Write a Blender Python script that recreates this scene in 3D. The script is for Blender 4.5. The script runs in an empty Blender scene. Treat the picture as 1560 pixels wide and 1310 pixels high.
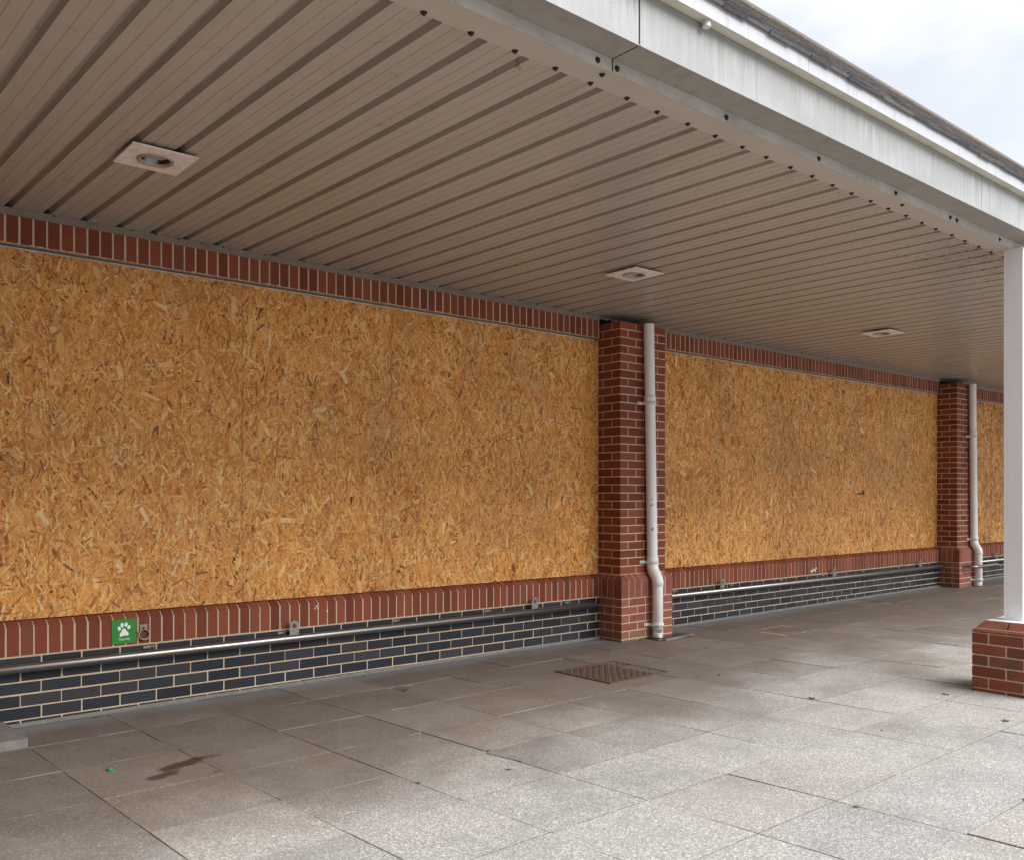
import bpy, math, random
import numpy as np
random.seed(7); rng=np.random.default_rng(11)
sc=bpy.context.scene; COL=sc.collection
CZ=1.345                      # camera height; heights measured from the eye are added to it
CAMY=-5.919
def H(h): return h+CZ
def G(x): return -0.014+0.0046*(min(max(x,-15),40)-1.2)   # pavement level along the wall

# ------------------------------------------------------------------ helpers
def tag(o,label=None,cat=None,group=None,kind=None):
    if label: o['label']=label
    if cat: o['category']=cat
    if group: o['group']=group
    if kind: o['kind']=kind
    return o
def empty(name,loc,label=None,cat=None,group=None):
    o=bpy.data.objects.new(name,None); COL.objects.link(o); o.location=loc; o.empty_display_size=.1
    return tag(o,label,cat,group)
BVF=[]
def _bevbox():
    # corner (sx,sy,sz) has three verts, one on each face
    V=[];idx={}
    for sx in(0,1):
        for sy in(0,1):
            for sz in(0,1):
                for a in range(3):
                    idx[(sx,sy,sz,a)]=len(V); V.append((sx,sy,sz,a))
    F=[]
    for a in range(3):
        b,c=(a+1)%3,(a+2)%3
        for s in(0,1):
            q=[]
            for (u,v) in((0,0),(1,0),(1,1),(0,1)):
                k=[0,0,0];k[a]=s;k[b]=u;k[c]=v; q.append(idx[(k[0],k[1],k[2],a)])
            if s==0:q=q[::-1]
            F.append(q)
    for a in range(3):
        b,c=(a+1)%3,(a+2)%3
        for u in(0,1):
            for v in(0,1):
                k0=[0,0,0];k1=[0,0,0];k1[a]=1
                for k in(k0,k1): k[b]=u;k[c]=v
                q=[idx[(*k0,b)],idx[(*k1,b)],idx[(*k1,c)],idx[(*k0,c)]]
                if (u+v)%2==1:q=q[::-1]
                F.append(q)
    for k in [(x,y,z) for x in(0,1) for y in(0,1) for z in(0,1)]:
        q=[idx[(*k,0)],idx[(*k,1)],idx[(*k,2)]]
        if sum(k)%2==0:q=q[::-1]
        F.append(q)
    return V,F
BBV,BBF=_bevbox()
class MB:
    def __init__(s): s.v=[];s.f=[];s.m=[];s.t=[];s.sm=[]
    def add(s,vs,fs,mat=0,tint=(.5,.5,.5),smooth=False):
        o=len(s.v); s.v.extend(vs)
        for f in fs: s.f.append(tuple(i+o for i in f)); s.m.append(mat); s.t.append(tint); s.sm.append(smooth)
    def box(s,x0,x1,y0,y1,z0,z1,mat=0,tint=(.5,.5,.5),bev=0):
        if bev<=0:
            vs=[(x,y,z) for x in(x0,x1) for y in(y0,y1) for z in(z0,z1)]
            s.add(vs,[(0,1,3,2),(4,6,7,5),(0,4,5,1),(2,3,7,6),(0,2,6,4),(1,5,7,3)],mat,tint); return
        lo=(x0,y0,z0);hi=(x1,y1,z1);vs=[]
        for (sx,sy,sz,a) in BBV:
            k=(sx,sy,sz);p=[]
            for i in range(3):
                d=0 if i==a else bev
                p.append(hi[i]-d if k[i] else lo[i]+d)
            vs.append(tuple(p))
        s.add(vs,BBF,mat,tint)
    def prism(s,prof,x0,x1,mat=0,tint=(.5,.5,.5),axis=0,smooth=False):
        # prof: closed loop of (y,z); extruded along x (axis 0), or prof (x,z) along y (axis 1), or (x,y) along z (axis 2)
        n=len(prof);vs=[]
        for e in(x0,x1):
            for (a,b) in prof:
                vs.append((e,a,b) if axis==0 else ((a,e,b) if axis==1 else (a,b,e)))
        fs=[(i,(i+1)%n,n+(i+1)%n,n+i) for i in range(n)]
        s.add(vs,fs,mat,tint,smooth); s.add(vs,[tuple(range(n))[::-1],tuple(range(n,2*n))],mat,tint)
    def tube(s,path,r,mat=0,tint=(.5,.5,.5),seg=16,caps=True,smooth=True,radii=None):
        P=[np.array(p,float) for p in path];n=len(P);rings=[];up=None
        for i in range(n):
            t=(P[min(i+1,n-1)]-P[max(i-1,0)]);t/=np.linalg.norm(t)
            if up is None:
                up=np.array([0,0,1.]) if abs(t[2])<.9 else np.array([0,1.,0])
            a=np.cross(up,t);a/=np.linalg.norm(a);b=np.cross(t,a);up=b
            rr=radii[i] if radii else r
            rings.append([tuple(P[i]+rr*(math.cos(2*math.pi*k/seg)*a+math.sin(2*math.pi*k/seg)*b)) for k in range(seg)])
        vs=[q for R in rings for q in R]
        fs=[(i*seg+k,i*seg+(k+1)%seg,(i+1)*seg+(k+1)%seg,(i+1)*seg+k) for i in range(n-1) for k in range(seg)]
        s.add(vs,fs,mat,tint,smooth)
        if caps: s.add(vs,[tuple(range(seg))[::-1],tuple(range((n-1)*seg,n*seg))],mat,tint)
    def build(s,name,mats,parent=None,loc=(0,0,0)):
        me=bpy.data.meshes.new(name); me.from_pydata([tuple(a-b for a,b in zip(v,loc)) for v in s.v],[],s.f)
        if not isinstance(mats,(list,tuple)): mats=[mats]
        for m in mats: me.materials.append(m)
        me.polygons.foreach_set('material_index',s.m)
        me.polygons.foreach_set('use_smooth',s.sm)
        at=me.attributes.new('tint','FLOAT_COLOR','CORNER')
        lt=np.empty(len(s.f),np.int32); me.polygons.foreach_get('loop_total',lt)
        c=np.ones((len(s.f),4),np.float32); c[:,:3]=np.array(s.t,np.float32)
        at.data.foreach_set('color',np.repeat(c,lt,axis=0).ravel())
        me.update()
        o=bpy.data.objects.new(name,me); COL.objects.link(o)
        o.location=loc
        if parent is not None:
            o.parent=parent; pl=parent.location; gp=parent.parent
            off=np.array(pl)+(np.array(gp.location) if gp else 0)
            o.location=tuple(np.array(loc)-off)
        return o
def rt(): return tuple(random.random() for _ in range(3))

# ------------------------------------------------------------------ node helper
class NT:
    def __init__(s,name):
        s.mat=bpy.data.materials.new(name); s.mat.use_nodes=True; s.t=s.mat.node_tree; s.t.nodes.clear()
        s.out=s.t.nodes.new('ShaderNodeOutputMaterial'); s.b=s.t.nodes.new('ShaderNodeBsdfPrincipled')
        s.t.links.new(s.b.outputs[0],s.out.inputs[0])
    def n(s,typ,**kw):
        nd=s.t.nodes.new('ShaderNode'+typ)
        for k,v in kw.items():
            if k.startswith('i_'):
                key=k[2:]; key=int(key) if key.isdigit() else key.replace('_',' ')
                s.put(nd.inputs[key],v)
            else: setattr(nd,k,v)
        return nd
    def put(s,inp,v):
        if isinstance(v,bpy.types.NodeSocket): s.t.links.new(v,inp)
        elif isinstance(v,bpy.types.Node): s.t.links.new(v.outputs[0],inp)
        else:
            if isinstance(v,(tuple,list)) and len(v)==3 and inp.type=='RGBA': v=(*v,1)
            inp.default_value=v
    def math(s,op,a,b=None,c=None,clamp=False):
        nd=s.t.nodes.new('ShaderNodeMath');nd.operation=op;nd.use_clamp=clamp
        s.put(nd.inputs[0],a)
        if b is not None:s.put(nd.inputs[1],b)
        if c is not None:s.put(nd.inputs[2],c)
        return nd.outputs[0]
    def mix(s,f,a,b,blend='MIX'):
        nd=s.t.nodes.new('ShaderNodeMix');nd.data_type='RGBA';nd.blend_type=blend
        s.put(nd.inputs[0],f);s.put(nd.inputs[6],a);s.put(nd.inputs[7],b); return nd.outputs[2]
    def ramp(s,f,stops,interp='LINEAR'):
        nd=s.t.nodes.new('ShaderNodeValToRGB');cr=nd.color_ramp;cr.interpolation=interp
        while len(cr.elements)<len(stops): cr.elements.new(.5)
        for e,(p,c) in zip(cr.elements,stops):
            e.position=p; e.color=(*c,1) if isinstance(c,(tuple,list)) else (c,c,c,1)
        s.put(nd.inputs[0],f); return nd.outputs[0]
    def rng(s,f,a,b,c=0,d=1,smooth=False):
        nd=s.t.nodes.new('ShaderNodeMapRange'); nd.interpolation_type='SMOOTHSTEP' if smooth else 'LINEAR'
        for i,v in enumerate((f,a,b,c,d)): s.put(nd.inputs[i],v)
        return nd.outputs[0]
    def pos(s): return s.n('NewGeometry').outputs['Position']
    def sep(s,v):
        nd=s.n('SeparateXYZ',i_0=v); return nd.outputs
    def noise(s,scale,detail=4,rough=.6,vec=None,stretch=None,out='Fac',dist=0):
        v=vec if vec is not None else s.pos()
        if stretch: v=s.n('VectorMath',operation='MULTIPLY',i_0=v,i_1=stretch).outputs[0]
        nd=s.n('TexNoise',i_Vector=v,i_Scale=scale,i_Detail=detail,i_Roughness=rough,i_Distortion=dist)
        return nd.outputs[out]
    def tint(s):
        return s.n('Attribute',attribute_name='tint').outputs['Color']
    def bump(s,h,strength=.3,dist=.002):
        nd=s.n('Bump',i_Strength=strength,i_Distance=dist,i_Height=h); s.put(s.b.inputs['Normal'],nd.outputs[0])
    def set(s,**kw):
        for k,v in kw.items(): s.put(s.b.inputs[k.replace('_',' ')],v)
        return s.mat

# ------------------------------------------------------------------ materials
def brick_mat(name,stops,rough,grime=.5,spec=.4,bump=.5):
    m=NT(name); t=m.sep(m.tint())
    c=m.ramp(t[0],stops)
    drag=m.noise(30,5,.65,stretch=(1,1,5))
    c=m.mix(m.math('MULTIPLY',m.rng(drag,.35,.75),.45),c,tuple(x*.55 for x in stops[0][1]))
    blot=m.noise(9,4,.6)
    c=m.mix(m.math('MULTIPLY',m.rng(blot,.45,.75),grime),c,m.mix(.5,c,(.09,.07,.06)))
    fine=m.noise(220,3,.7)
    c=m.mix(m.math('MULTIPLY',m.rng(fine,.64,.8),.2),c,(.40,.27,.2))
    m.bump(m.math('ADD',m.noise(120,4,.7),m.math('MULTIPLY',drag,.8)),bump,.0015)
    return m.set(Base_Color=c,Roughness=m.rng(blot,.3,.7,rough,rough+.15),**{'Specular_IOR_Level':spec})
RED=brick_mat('red_brick',[(0,(.165,.040,.021)),(.3,(.215,.051,.025)),(.7,(.265,.064,.030)),(.9,(.30,.080,.040)),(1,(.235,.070,.045))],.62,.22,.3)
BLUE=brick_mat('blue_engineering_brick',[(0,(.010,.013,.019)),(.3,(.015,.021,.031)),(.6,(.022,.030,.043)),(.8,(.032,.040,.053)),(.9,(.028,.023,.028)),(1,(.045,.046,.054))],.46,.12,.38,.35)
def plinth_mat():
    m=NT('mossy_red_brick'); t=m.sep(m.tint())
    c=m.ramp(t[0],[(0,(.20,.050,.030)),(.5,(.30,.078,.045)),(1,(.33,.11,.075))])
    drag=m.noise(30,5,.65,stretch=(1,1,5)); c=m.mix(m.math('MULTIPLY',m.rng(drag,.4,.75),.4),c,(.09,.03,.022))
    z=m.sep(m.pos())[2]
    dusty=m.noise(14,5,.7); c=m.mix(m.math('MULTIPLY',m.rng(dusty,.45,.75),.3),c,(.33,.24,.2))
    lvl=m.math('SUBTRACT',m.rng(m.noise(6,5,.7),.3,.75,.0,.22),z)
    xx_=m.math('ABSOLUTE',m.math('SUBTRACT',m.math('PINGPONG',m.math('SUBTRACT',m.sep(m.pos())[0],6.43),3.515),0))
    c=m.mix(m.math('MULTIPLY',m.rng(lvl,-.03,.08,0,.8),m.rng(xx_,.08,.36,1,.12)),c,m.mix(m.noise(40),(.10,.095,.035),(.19,.17,.10)))
    m.bump(m.noise(120,4,.7),.5,.0015)
    return m.set(Base_Color=c,Roughness=.75)
MOSSRED=plinth_mat()
def column_brick():
    m=NT('weathered_red_brick'); t=m.sep(m.tint())
    c=m.ramp(t[0],[(0,(.14,.036,.022)),(.4,(.21,.050,.026)),(.8,(.26,.068,.035)),(1,(.17,.070,.052))])
    blot=m.noise(8,5,.65); c=m.mix(m.rng(blot,.47,.66,0,.75),c,(.085,.055,.045))
    c=m.mix(m.rng(m.noise(60,4,.7),.6,.8,0,.4),c,(.42,.32,.26))
    m.bump(m.noise(110,4,.7),.6,.0018)
    return m.set(Base_Color=c,Roughness=.8)
COLRED=column_brick()
def mortar(name,a,b):
    m=NT(name); c=m.mix(m.rng(m.noise(18,5,.7),.3,.7),a,b)
    c=m.mix(m.rng(m.noise(160,3,.7),.58,.8,0,.5),c,(.2,.17,.14))
    m.bump(m.noise(300,3,.7),.6,.001); return m.set(Base_Color=c,Roughness=.92)
MORT=mortar('buff_mortar',(.66,.51,.345),(.52,.40,.275))
def osb():
    m=NT('strand_board'); t=m.sep(m.tint())
    c=m.ramp(t[0],[(0,(.07,.030,.014)),(.035,(.26,.09,.022)),(.18,(.52,.195,.040)),(.5,(.80,.345,.072)),(.78,(.93,.49,.135)),(.93,(.96,.64,.25)),(1,(.96,.74,.42))])
    g=m.noise(55,4,.6,stretch=(3,1,1)); c=m.mix(m.rng(g,.35,.7,0,.5),c,m.mix(.6,c,(.32,.14,.04),'MULTIPLY'))
    big=m.noise(.9,3,.6); c=m.mix(m.rng(big,.45,.62,0,.55),c,m.mix(.8,c,(.66,.60,.58),'MULTIPLY'))
    hue=m.noise(3.1,2,.5); c=m.mix(m.rng(hue,.45,.75,0,.22),c,(.60,.33,.15))
    m.bump(m.noise(400,3,.6),.25,.0006)
    return m.set(Base_Color=c,Roughness=m.rng(t[1],0,1,.42,.75),**{'Specular_IOR_Level':.4})
OSB=osb()
def simple(name,col,rough=.5,metal=0,dirt=0,dcol=(.2,.17,.14),scale=12,stretch=None,lo=.5,hi=.7,bump=0,spec=.5):
    m=NT(name); c=col
    if dirt: c=m.mix(m.math('MULTIPLY',m.rng(m.noise(scale,5,.65,stretch=stretch),lo,hi),dirt),col,dcol)
    if bump: m.bump(m.noise(150,4,.6),bump,.001)
    return m.set(Base_Color=c,Roughness=rough,Metallic=metal,**{'Specular_IOR_Level':spec})
STEEL=simple('brushed_steel',(.38,.375,.37),.36,1,.35,(.3,.27,.24),20,(.2,1,1))
LUGST=simple('galvanised_lug',(.30,.285,.27),.45,.8,.6,(.16,.12,.1),40)
DARKST=simple('dark_bracket',(.05,.045,.04),.6,.6)
def whitepipe():
    m=NT('white_pipe_plastic'); c=m.mix(m.rng(m.noise(7,5,.65,stretch=(1,1,.35)),.45,.75,0,.4),(.88,.88,.875),(.70,.675,.63))
    c=m.mix(m.rng(m.noise(45,5,.7,stretch=(1,1,.5)),.66,.72,0,.8),c,(.16,.13,.11))
    z=m.sep(m.pos())[2]; c=m.mix(m.rng(m.math('SUBTRACT',m.rng(m.noise(18,4,.7),.35,.7,.0,.17),z),-.01,.04,0,.65),c,(.14,.115,.08))
    return m.set(Base_Color=c,Roughness=.38)
PIPE=whitepipe()
SCUFF=simple('grey_scuff',(.16,.155,.16),.7,0,.5,(.4,.4,.4),200)
CLIP=simple('white_clip',(.72,.72,.71),.45,0,.5,(.35,.31,.27),60)
def soffit():
    m=NT('cream_cladding'); x,y,z=m.sep(m.pos())
    c=m.mix(m.rng(m.noise(1.1,4,.6),.4,.7,0,.3),(.475,.425,.36),(.395,.345,.285))
    c=m.mix(m.rng(m.noise(5,5,.7,stretch=(1.4,.12,1)),.46,.72,0,.5),c,(.34,.285,.225))
    # mildew specks, thickest by the outer edge beyond the joint
    near=m.math('MULTIPLY',m.rng(x,4.2,6.5),m.rng(y,-2.2,-3.2))
    sp=m.noise(42,6,.75); thr=m.math('SUBTRACT',.665,m.math('MULTIPLY',near,.15))
    c=m.mix(m.rng(m.math('SUBTRACT',sp,thr),0,.03,0,.7),c,(.10,.08,.06))
    lines=m.noise(8,3,.6,stretch=(20,.6,1)); c=m.mix(m.rng(lines,.58,.68,0,.3),c,(.3,.25,.2))
    web=m.noise(16,6,.75,dist=1.2); c=m.mix(m.rng(web,.61,.655,0,.55),c,(.17,.135,.11))
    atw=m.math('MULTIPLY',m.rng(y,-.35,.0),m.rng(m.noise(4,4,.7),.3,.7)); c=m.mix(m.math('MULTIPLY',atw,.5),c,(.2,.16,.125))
    return m.set(Base_Color=c,Roughness=m.rng(m.noise(3),.3,.7,.28,.36),**{'Specular_IOR_Level':.5})
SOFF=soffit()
def flange():
    m=NT('cream_flange'); c=m.mix(m.rng(m.noise(3,5,.65,stretch=(1,2,1)),.4,.7,0,.4),(.52,.465,.395),(.41,.36,.30))
    c=m.mix(m.rng(m.noise(38,5,.75),.68,.73,0,.6),c,(.15,.12,.1))
    return m.set(Base_Color=c,Roughness=.45)
FLANGE=flange()
BSOF=simple('stained_beam_soffit',(.33,.30,.26),.55,0,.6,(.24,.21,.18),16,lo=.48,hi=.7)
def stepm():
    m=NT('stained_step'); c=m.mix(m.rng(m.noise(5,5,.7),.35,.65),(.50,.49,.465),(.36,.35,.33))
    c=m.mix(m.rng(m.noise(28,6,.75),.6,.7,0,.6),c,(.14,.125,.11))
    return m.set(Base_Color=c,Roughness=.6)
STEP=stepm()
def fascia():
    m=NT('streaked_white_fascia'); x,y,z=m.sep(m.pos())
    st=m.noise(9,6,.7,stretch=(4,1,.22)); st2=m.noise(30,5,.7,stretch=(4,1,.10))
    up=m.rng(z,H(1.74),H(1.945),.25,1)
    c=m.mix(m.math('MULTIPLY',m.rng(st,.34,.62),m.math('MULTIPLY',up,.95)),(.40,.41,.415),(.17,.18,.18))
    c=m.mix(m.math('MULTIPLY',m.rng(st2,.46,.68),m.math('MULTIPLY',up,.85)),c,(.165,.165,.155))
    top=m.math('SUBTRACT',m.math('ADD',z,m.rng(m.noise(7,5,.7),.3,.7,-.03,.03)),H(1.905))
    c=m.mix(m.rng(top,0,.03,0,.55),c,(.33,.33,.26))
    c=m.mix(m.rng(m.noise(2.4,5,.65),.40,.6,0,.75),c,(.27,.275,.275)); c=m.mix(m.rng(m.noise(30,5,.75),.62,.7,0,.4),c,(.2,.19,.17))
    return m.set(Base_Color=c,Roughness=.5)
FASC=fascia()
def gutm():
    m=NT('white_gutter'); st=m.noise(12,5,.7,stretch=(3,1,.2))
    c=m.mix(m.rng(st,.52,.75,0,.5),(.46,.47,.50),(.20,.21,.23))
    return m.set(Base_Color=c,Roughness=.4)
GUT=gutm()
GUTU=simple('gutter_underside',(.66,.63,.53),.6,0,.4,(.42,.4,.3),9)
def tiles():
    m=NT('roof_tile'); t=m.sep(m.tint())
    c=m.ramp(t[0],[(0,(.10,.098,.115)),(.5,(.17,.165,.18)),(1,(.25,.235,.24))])
    zz=m.sep(m.pos())[2]; c=m.mix(m.math('MULTIPLY',m.rng(m.noise(11,5,.7,stretch=(.3,1,1)),.42,.62,0,.85),m.rng(zz,H(2.2),H(2.9),.1,1)),c,(.22,.165,.10))
    c=m.mix(m.rng(m.noise(34,5,.7),.58,.7,0,.7),c,(.40,.38,.33))
    m.bump(m.noise(60,5,.7),.9,.01)
    return m.set(Base_Color=c,Roughness=.9)
TILE=tiles()
SCREW=simple('rusty_screw_head',(.035,.028,.022),.75,.3)
SILV=simple('zinc_screw',(.6,.6,.6),.35,.9)
DARK=simple('dark_void',(.012,.011,.01),.9)
TRIM=simple('translucent_wall_trim',(.235,.185,.15),.5,0,.55,(.12,.095,.075),11)
WTRIM=simple('white_metal_trim',(.60,.59,.58),.4,0,.6,(.33,.28,.22),9,(1,1,1),.42,.65)
def postm():
    m=NT('white_post_paint'); c=m.mix(m.rng(m.noise(5,5,.7,stretch=(1,1,.25)),.5,.8,0,.35),(.84,.855,.88),(.70,.71,.72))
    c=m.mix(m.rng(m.noise(70,4,.7),.7,.74,0,.5),c,(.3,.28,.25)); return m.set(Base_Color=c,Roughness=.4)
POST=postm()
LPLATE=simple('lamp_plate_enamel',(.88,.81,.76),.45,0,.5,(.35,.28,.23),22,lo=.5,hi=.72)
LRING=simple('lamp_ring',(.42,.36,.28),.4,.2,.6,(.25,.2,.15),50)
REFL=simple('lamp_reflector',(.18,.17,.16),.2,1,.6,(.3,.18,.1),30)
GLASS=simple('dusty_lamp_glass',(.35,.33,.31),.1,0,.4,(.25,.12,.05),25)
GREEN=simple('green_sign_face',(.012,.235,.02),.35)
WHITE=simple('white_sign_print',(.82,.84,.84),.4)
CAP=simple('green_plastic_cap',(.005,.22,.07),.3)
LEAF=simple('weed_leaf',(.085,.24,.03),.5,0,.6,(.15,.30,.05),200)
DRY=simple('dry_leaf',(.22,.10,.05),.7,0,.5,(.1,.05,.03),90)
CONC=simple('rough_concrete',(.25,.24,.225),.9,0,.8,(.16,.15,.14),22,lo=.35,hi=.65,bump=.8)
def slab(name,lo_c,hi_c,joint=False):
    m=NT(name); x,y,z=m.sep(m.pos()); t=m.sep(m.tint())
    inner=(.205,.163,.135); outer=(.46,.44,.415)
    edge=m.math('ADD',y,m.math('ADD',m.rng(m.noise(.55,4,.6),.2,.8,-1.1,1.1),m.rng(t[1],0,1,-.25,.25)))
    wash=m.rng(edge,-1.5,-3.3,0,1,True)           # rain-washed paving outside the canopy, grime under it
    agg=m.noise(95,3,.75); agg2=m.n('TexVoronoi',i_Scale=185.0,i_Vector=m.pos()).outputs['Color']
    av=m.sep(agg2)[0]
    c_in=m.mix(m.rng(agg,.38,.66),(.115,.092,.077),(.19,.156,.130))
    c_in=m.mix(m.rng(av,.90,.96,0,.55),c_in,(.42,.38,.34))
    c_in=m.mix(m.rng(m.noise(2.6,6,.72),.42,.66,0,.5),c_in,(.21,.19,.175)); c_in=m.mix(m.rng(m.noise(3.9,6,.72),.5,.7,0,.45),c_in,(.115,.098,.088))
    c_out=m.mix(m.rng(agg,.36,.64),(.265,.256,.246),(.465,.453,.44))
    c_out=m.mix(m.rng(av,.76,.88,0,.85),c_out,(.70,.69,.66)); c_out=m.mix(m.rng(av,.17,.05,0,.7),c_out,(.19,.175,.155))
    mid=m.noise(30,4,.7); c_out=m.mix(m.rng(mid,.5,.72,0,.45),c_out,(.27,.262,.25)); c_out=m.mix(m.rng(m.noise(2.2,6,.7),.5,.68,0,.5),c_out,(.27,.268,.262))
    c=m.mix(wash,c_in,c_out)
    c=m.mix(m.math('MULTIPLY',m.math('ABSOLUTE',m.math('SUBTRACT',t[0],.5)),.5),c,m.mix(m.rng(t[0],.4,.6),m.mix(.5,c,(.13,.13,.14)),m.mix(.4,c,m.mix(m.math('GREATER_THAN',t[2],.5),(.55,.52,.5),(.42,.29,.19)))))
    # broad stains
    s1=m.noise(1.7,5,.6); c=m.mix(m.rng(s1,.48,.72,0,.5),c,m.mix(.6,c,(.12,.11,.105)))
    s2=m.noise(5.5,4,.6); c=m.mix(m.rng(s2,.62,.8,0,.3),c,m.mix(.5,c,(.42,.41,.41)))
    s3=m.noise(23,3,.5); c=m.mix(m.rng(s3,.735,.76,0,.5),c,(.09,.065,.05))
    # grey cement splash along the wall foot
    wf=m.math('ADD',y,m.rng(m.noise(2.5,4,.6),.2,.8,-.09,.09)); c=m.mix(m.rng(wf,-.26,-.05,0,.55),c,(.30,.31,.32))
    def blob(cx,cy,rx,ry,ang,lo=1.0,hi=.55,sc=9,amp=.9):
        ca,sa=math.cos(ang),math.sin(ang)
        dx=m.math('SUBTRACT',x,cx);dy=m.math('SUBTRACT',y,cy)
        u=m.math('DIVIDE',m.math('ADD',m.math('MULTIPLY',dx,ca),m.math('MULTIPLY',dy,sa)),rx)
        v=m.math('DIVIDE',m.math('SUBTRACT',m.math('MULTIPLY',dy,ca),m.math('MULTIPLY',dx,sa)),ry)
        r=m.math('SQRT',m.math('ADD',m.math('MULTIPLY',u,u),m.math('MULTIPLY',v,v)))
        r=m.math('ADD',r,m.rng(m.noise(sc,4,.65),.25,.75,-amp/2,amp/2))
        return m.rng(r,lo,hi,0,1)
    for (cx,cy,rx,ry,a,k) in ((1.68,-1.36,.17,.06,.35,.9),(1.53,-1.49,.10,.055,.3,.85),(1.86,-1.33,.04,.022,0,.5),(1.75,-1.60,.03,.012,0,.8),(1.62,-.06,.05,.02,0,.6)):
        c=m.mix(m.math('MULTIPLY',blob(cx,cy,rx,ry,a),k),c,(.040,.028,.020))
    # ghost of a removed fitting: pale mortar outline with rust inside
    for (cx,cy,rx,ry,k,col) in ((7.8,-.85,.16,.12,.5,(.17,.085,.05)),):
        c=m.mix(m.math('MULTIPLY',blob(cx,cy,rx,ry,0),k),c,col)
    ux=m.math('ABSOLUTE',m.math('SUBTRACT',x,7.83)); uy=m.math('ABSOLUTE',m.math('SUBTRACT',y,-.86))
    d=m.math('MAXIMUM',m.math('DIVIDE',ux,.26),m.math('DIVIDE',uy,.19)); ring=m.math('SUBTRACT',1,m.math('DIVIDE',m.math('ABSOLUTE',m.math('SUBTRACT',m.math('ADD',d,m.rng(m.noise(11,4,.7),.2,.8,-.15,.15)),1)),.13),clamp=True)
    c=m.mix(m.math('MULTIPLY',ring,m.rng(m.noise(5,3,.6),.4,.55,0,.65)),c,(.50,.47,.44))
    m.bump(m.math('ADD',m.noise(140,3,.7),m.math('MULTIPLY',m.noise(25,3,.6),.6)),.45,.0022)
    return m.set(Base_Color=c,Roughness=m.rng(s1,.35,.7,.62,.85),**{'Specular_IOR_Level':.35})
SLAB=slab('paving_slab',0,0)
def jointm():
    m=NT('joint_fill'); x,y,z=m.sep(m.pos())
    n=m.noise(3.5,3,.6)
    c=m.ramp(n,[(.38,(.085,.07,.06)),(.48,(.14,.12,.105)),(.58,(.34,.32,.295))])
    out=m.rng(y,-2.0,-2.6); c=m.mix(out,c,(.085,.075,.055))
    c=m.mix(m.math('MULTIPLY',m.rng(m.noise(5,5,.7),.5,.58),out),c,(.13,.15,.035))
    return m.set(Base_Color=c,Roughness=.95)
JOINT=jointm()
PATCH=simple('joint_patch_mortar',(.185,.18,.175),.9,0,.6,(.12,.115,.11),30,bump=.6)
def iron():
    m=NT('rusty_cast_iron'); c=m.mix(m.rng(m.noise(20,5,.7),.35,.65),(.075,.05,.037),(.14,.09,.065))
    c=m.mix(m.rng(m.noise(90,4,.7),.55,.75,0,.5),c,(.30,.22,.17))
    m.bump(m.noise(150,4,.7),.5,.001); return m.set(Base_Color=c,Roughness=.7,Metallic=.25)
IRON=iron()
WET=simple('wet_silt',(.045,.03,.018),.3,0,.7,(.07,.075,.03),25,bump=.6)

# ------------------------------------------------------------------ ground
gm=MB()
def slab_x(k): return 3.95+.565*k
def drift(X0,y): return X0+(.035+.0115*min(max(X0,-3),7))*(-y)
joint_sheet=MB()
def gquad(mb,x0,x1,y0,y1,dz,mat=0,n=1):
    mb.add([(x0,y0,G(x0)+dz),(x1,y0,G(x1)+dz),(x1,y1,G(x1)+dz),(x0,y1,G(x0)+dz)],[(0,1,2,3)],mat)
ys=[.02,-.52,-1.09,-1.66,-2.20,-2.73,-3.264,-3.812,-4.355]+[-4.355-.54*i for i in range(1,16)]
for j in range(len(ys)-1):
    for k in range(-26,60):
        g=random.uniform(.0006,.0034); g2=random.uniform(.0006,.0026)
        a0,a1=slab_x(k),slab_x(k+1); y1,y0=ys[j]-g2,ys[j+1]+g2
        if j==0: y1=ys[j]
        pts=[(drift(a0,y0)+g,y0),(drift(a1,y0)-g,y0),(drift(a1,y1)-g,y1),(drift(a0,y1)+g,y1)]
        tz=[random.gauss(0,.0009) for _ in range(3)]
        tilt=lambda i: tz[0]+(tz[1] if i in(1,2) else -tz[1])+(tz[2] if i in(2,3) else -tz[2])
        b=.0014
        cx=sum(p[0] for p in pts)/4; cy=sum(p[1] for p in pts)/4
        vs=[(p[0],p[1],G(p[0])-.03) for p in pts]+[(p[0],p[1],G(p[0])+tilt(i)-b) for i,p in enumerate(pts)]
        vs+=[(p[0]+(b if cx>p[0] else -b),p[1]+(b if cy>p[1] else -b),G(p[0])+tilt(i)) for i,p in enumerate(pts)]
        fs=[(0,1,5,4),(1,2,6,5),(2,3,7,6),(3,0,4,7),(4,5,9,8),(5,6,10,9),(6,7,11,10),(7,4,8,11),(8,9,10,11)]
        tt=rt(); gm.add(vs,fs[:4],0,tt); gm.add(vs,fs[4:8],1 if random.random()<.8 else 0,tt); gm.add(vs,fs[8:],0,tt)
for x in range(-14,40): gquad(gm,x,x+1,-12.6,.05,-.0042,1)
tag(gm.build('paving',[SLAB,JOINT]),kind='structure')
gd=MB(); gd.add([(-300,-300,-.12),(300,-300,-.12),(300,300,-.12),(-300,300,-.12)],[(0,1,2,3)])
GND=simple('worn_pale_paving',(.33,.32,.30),.9,0,.5,(.2,.19,.18),1.5)
tag(gd.build('ground',GND),kind='structure')
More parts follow.
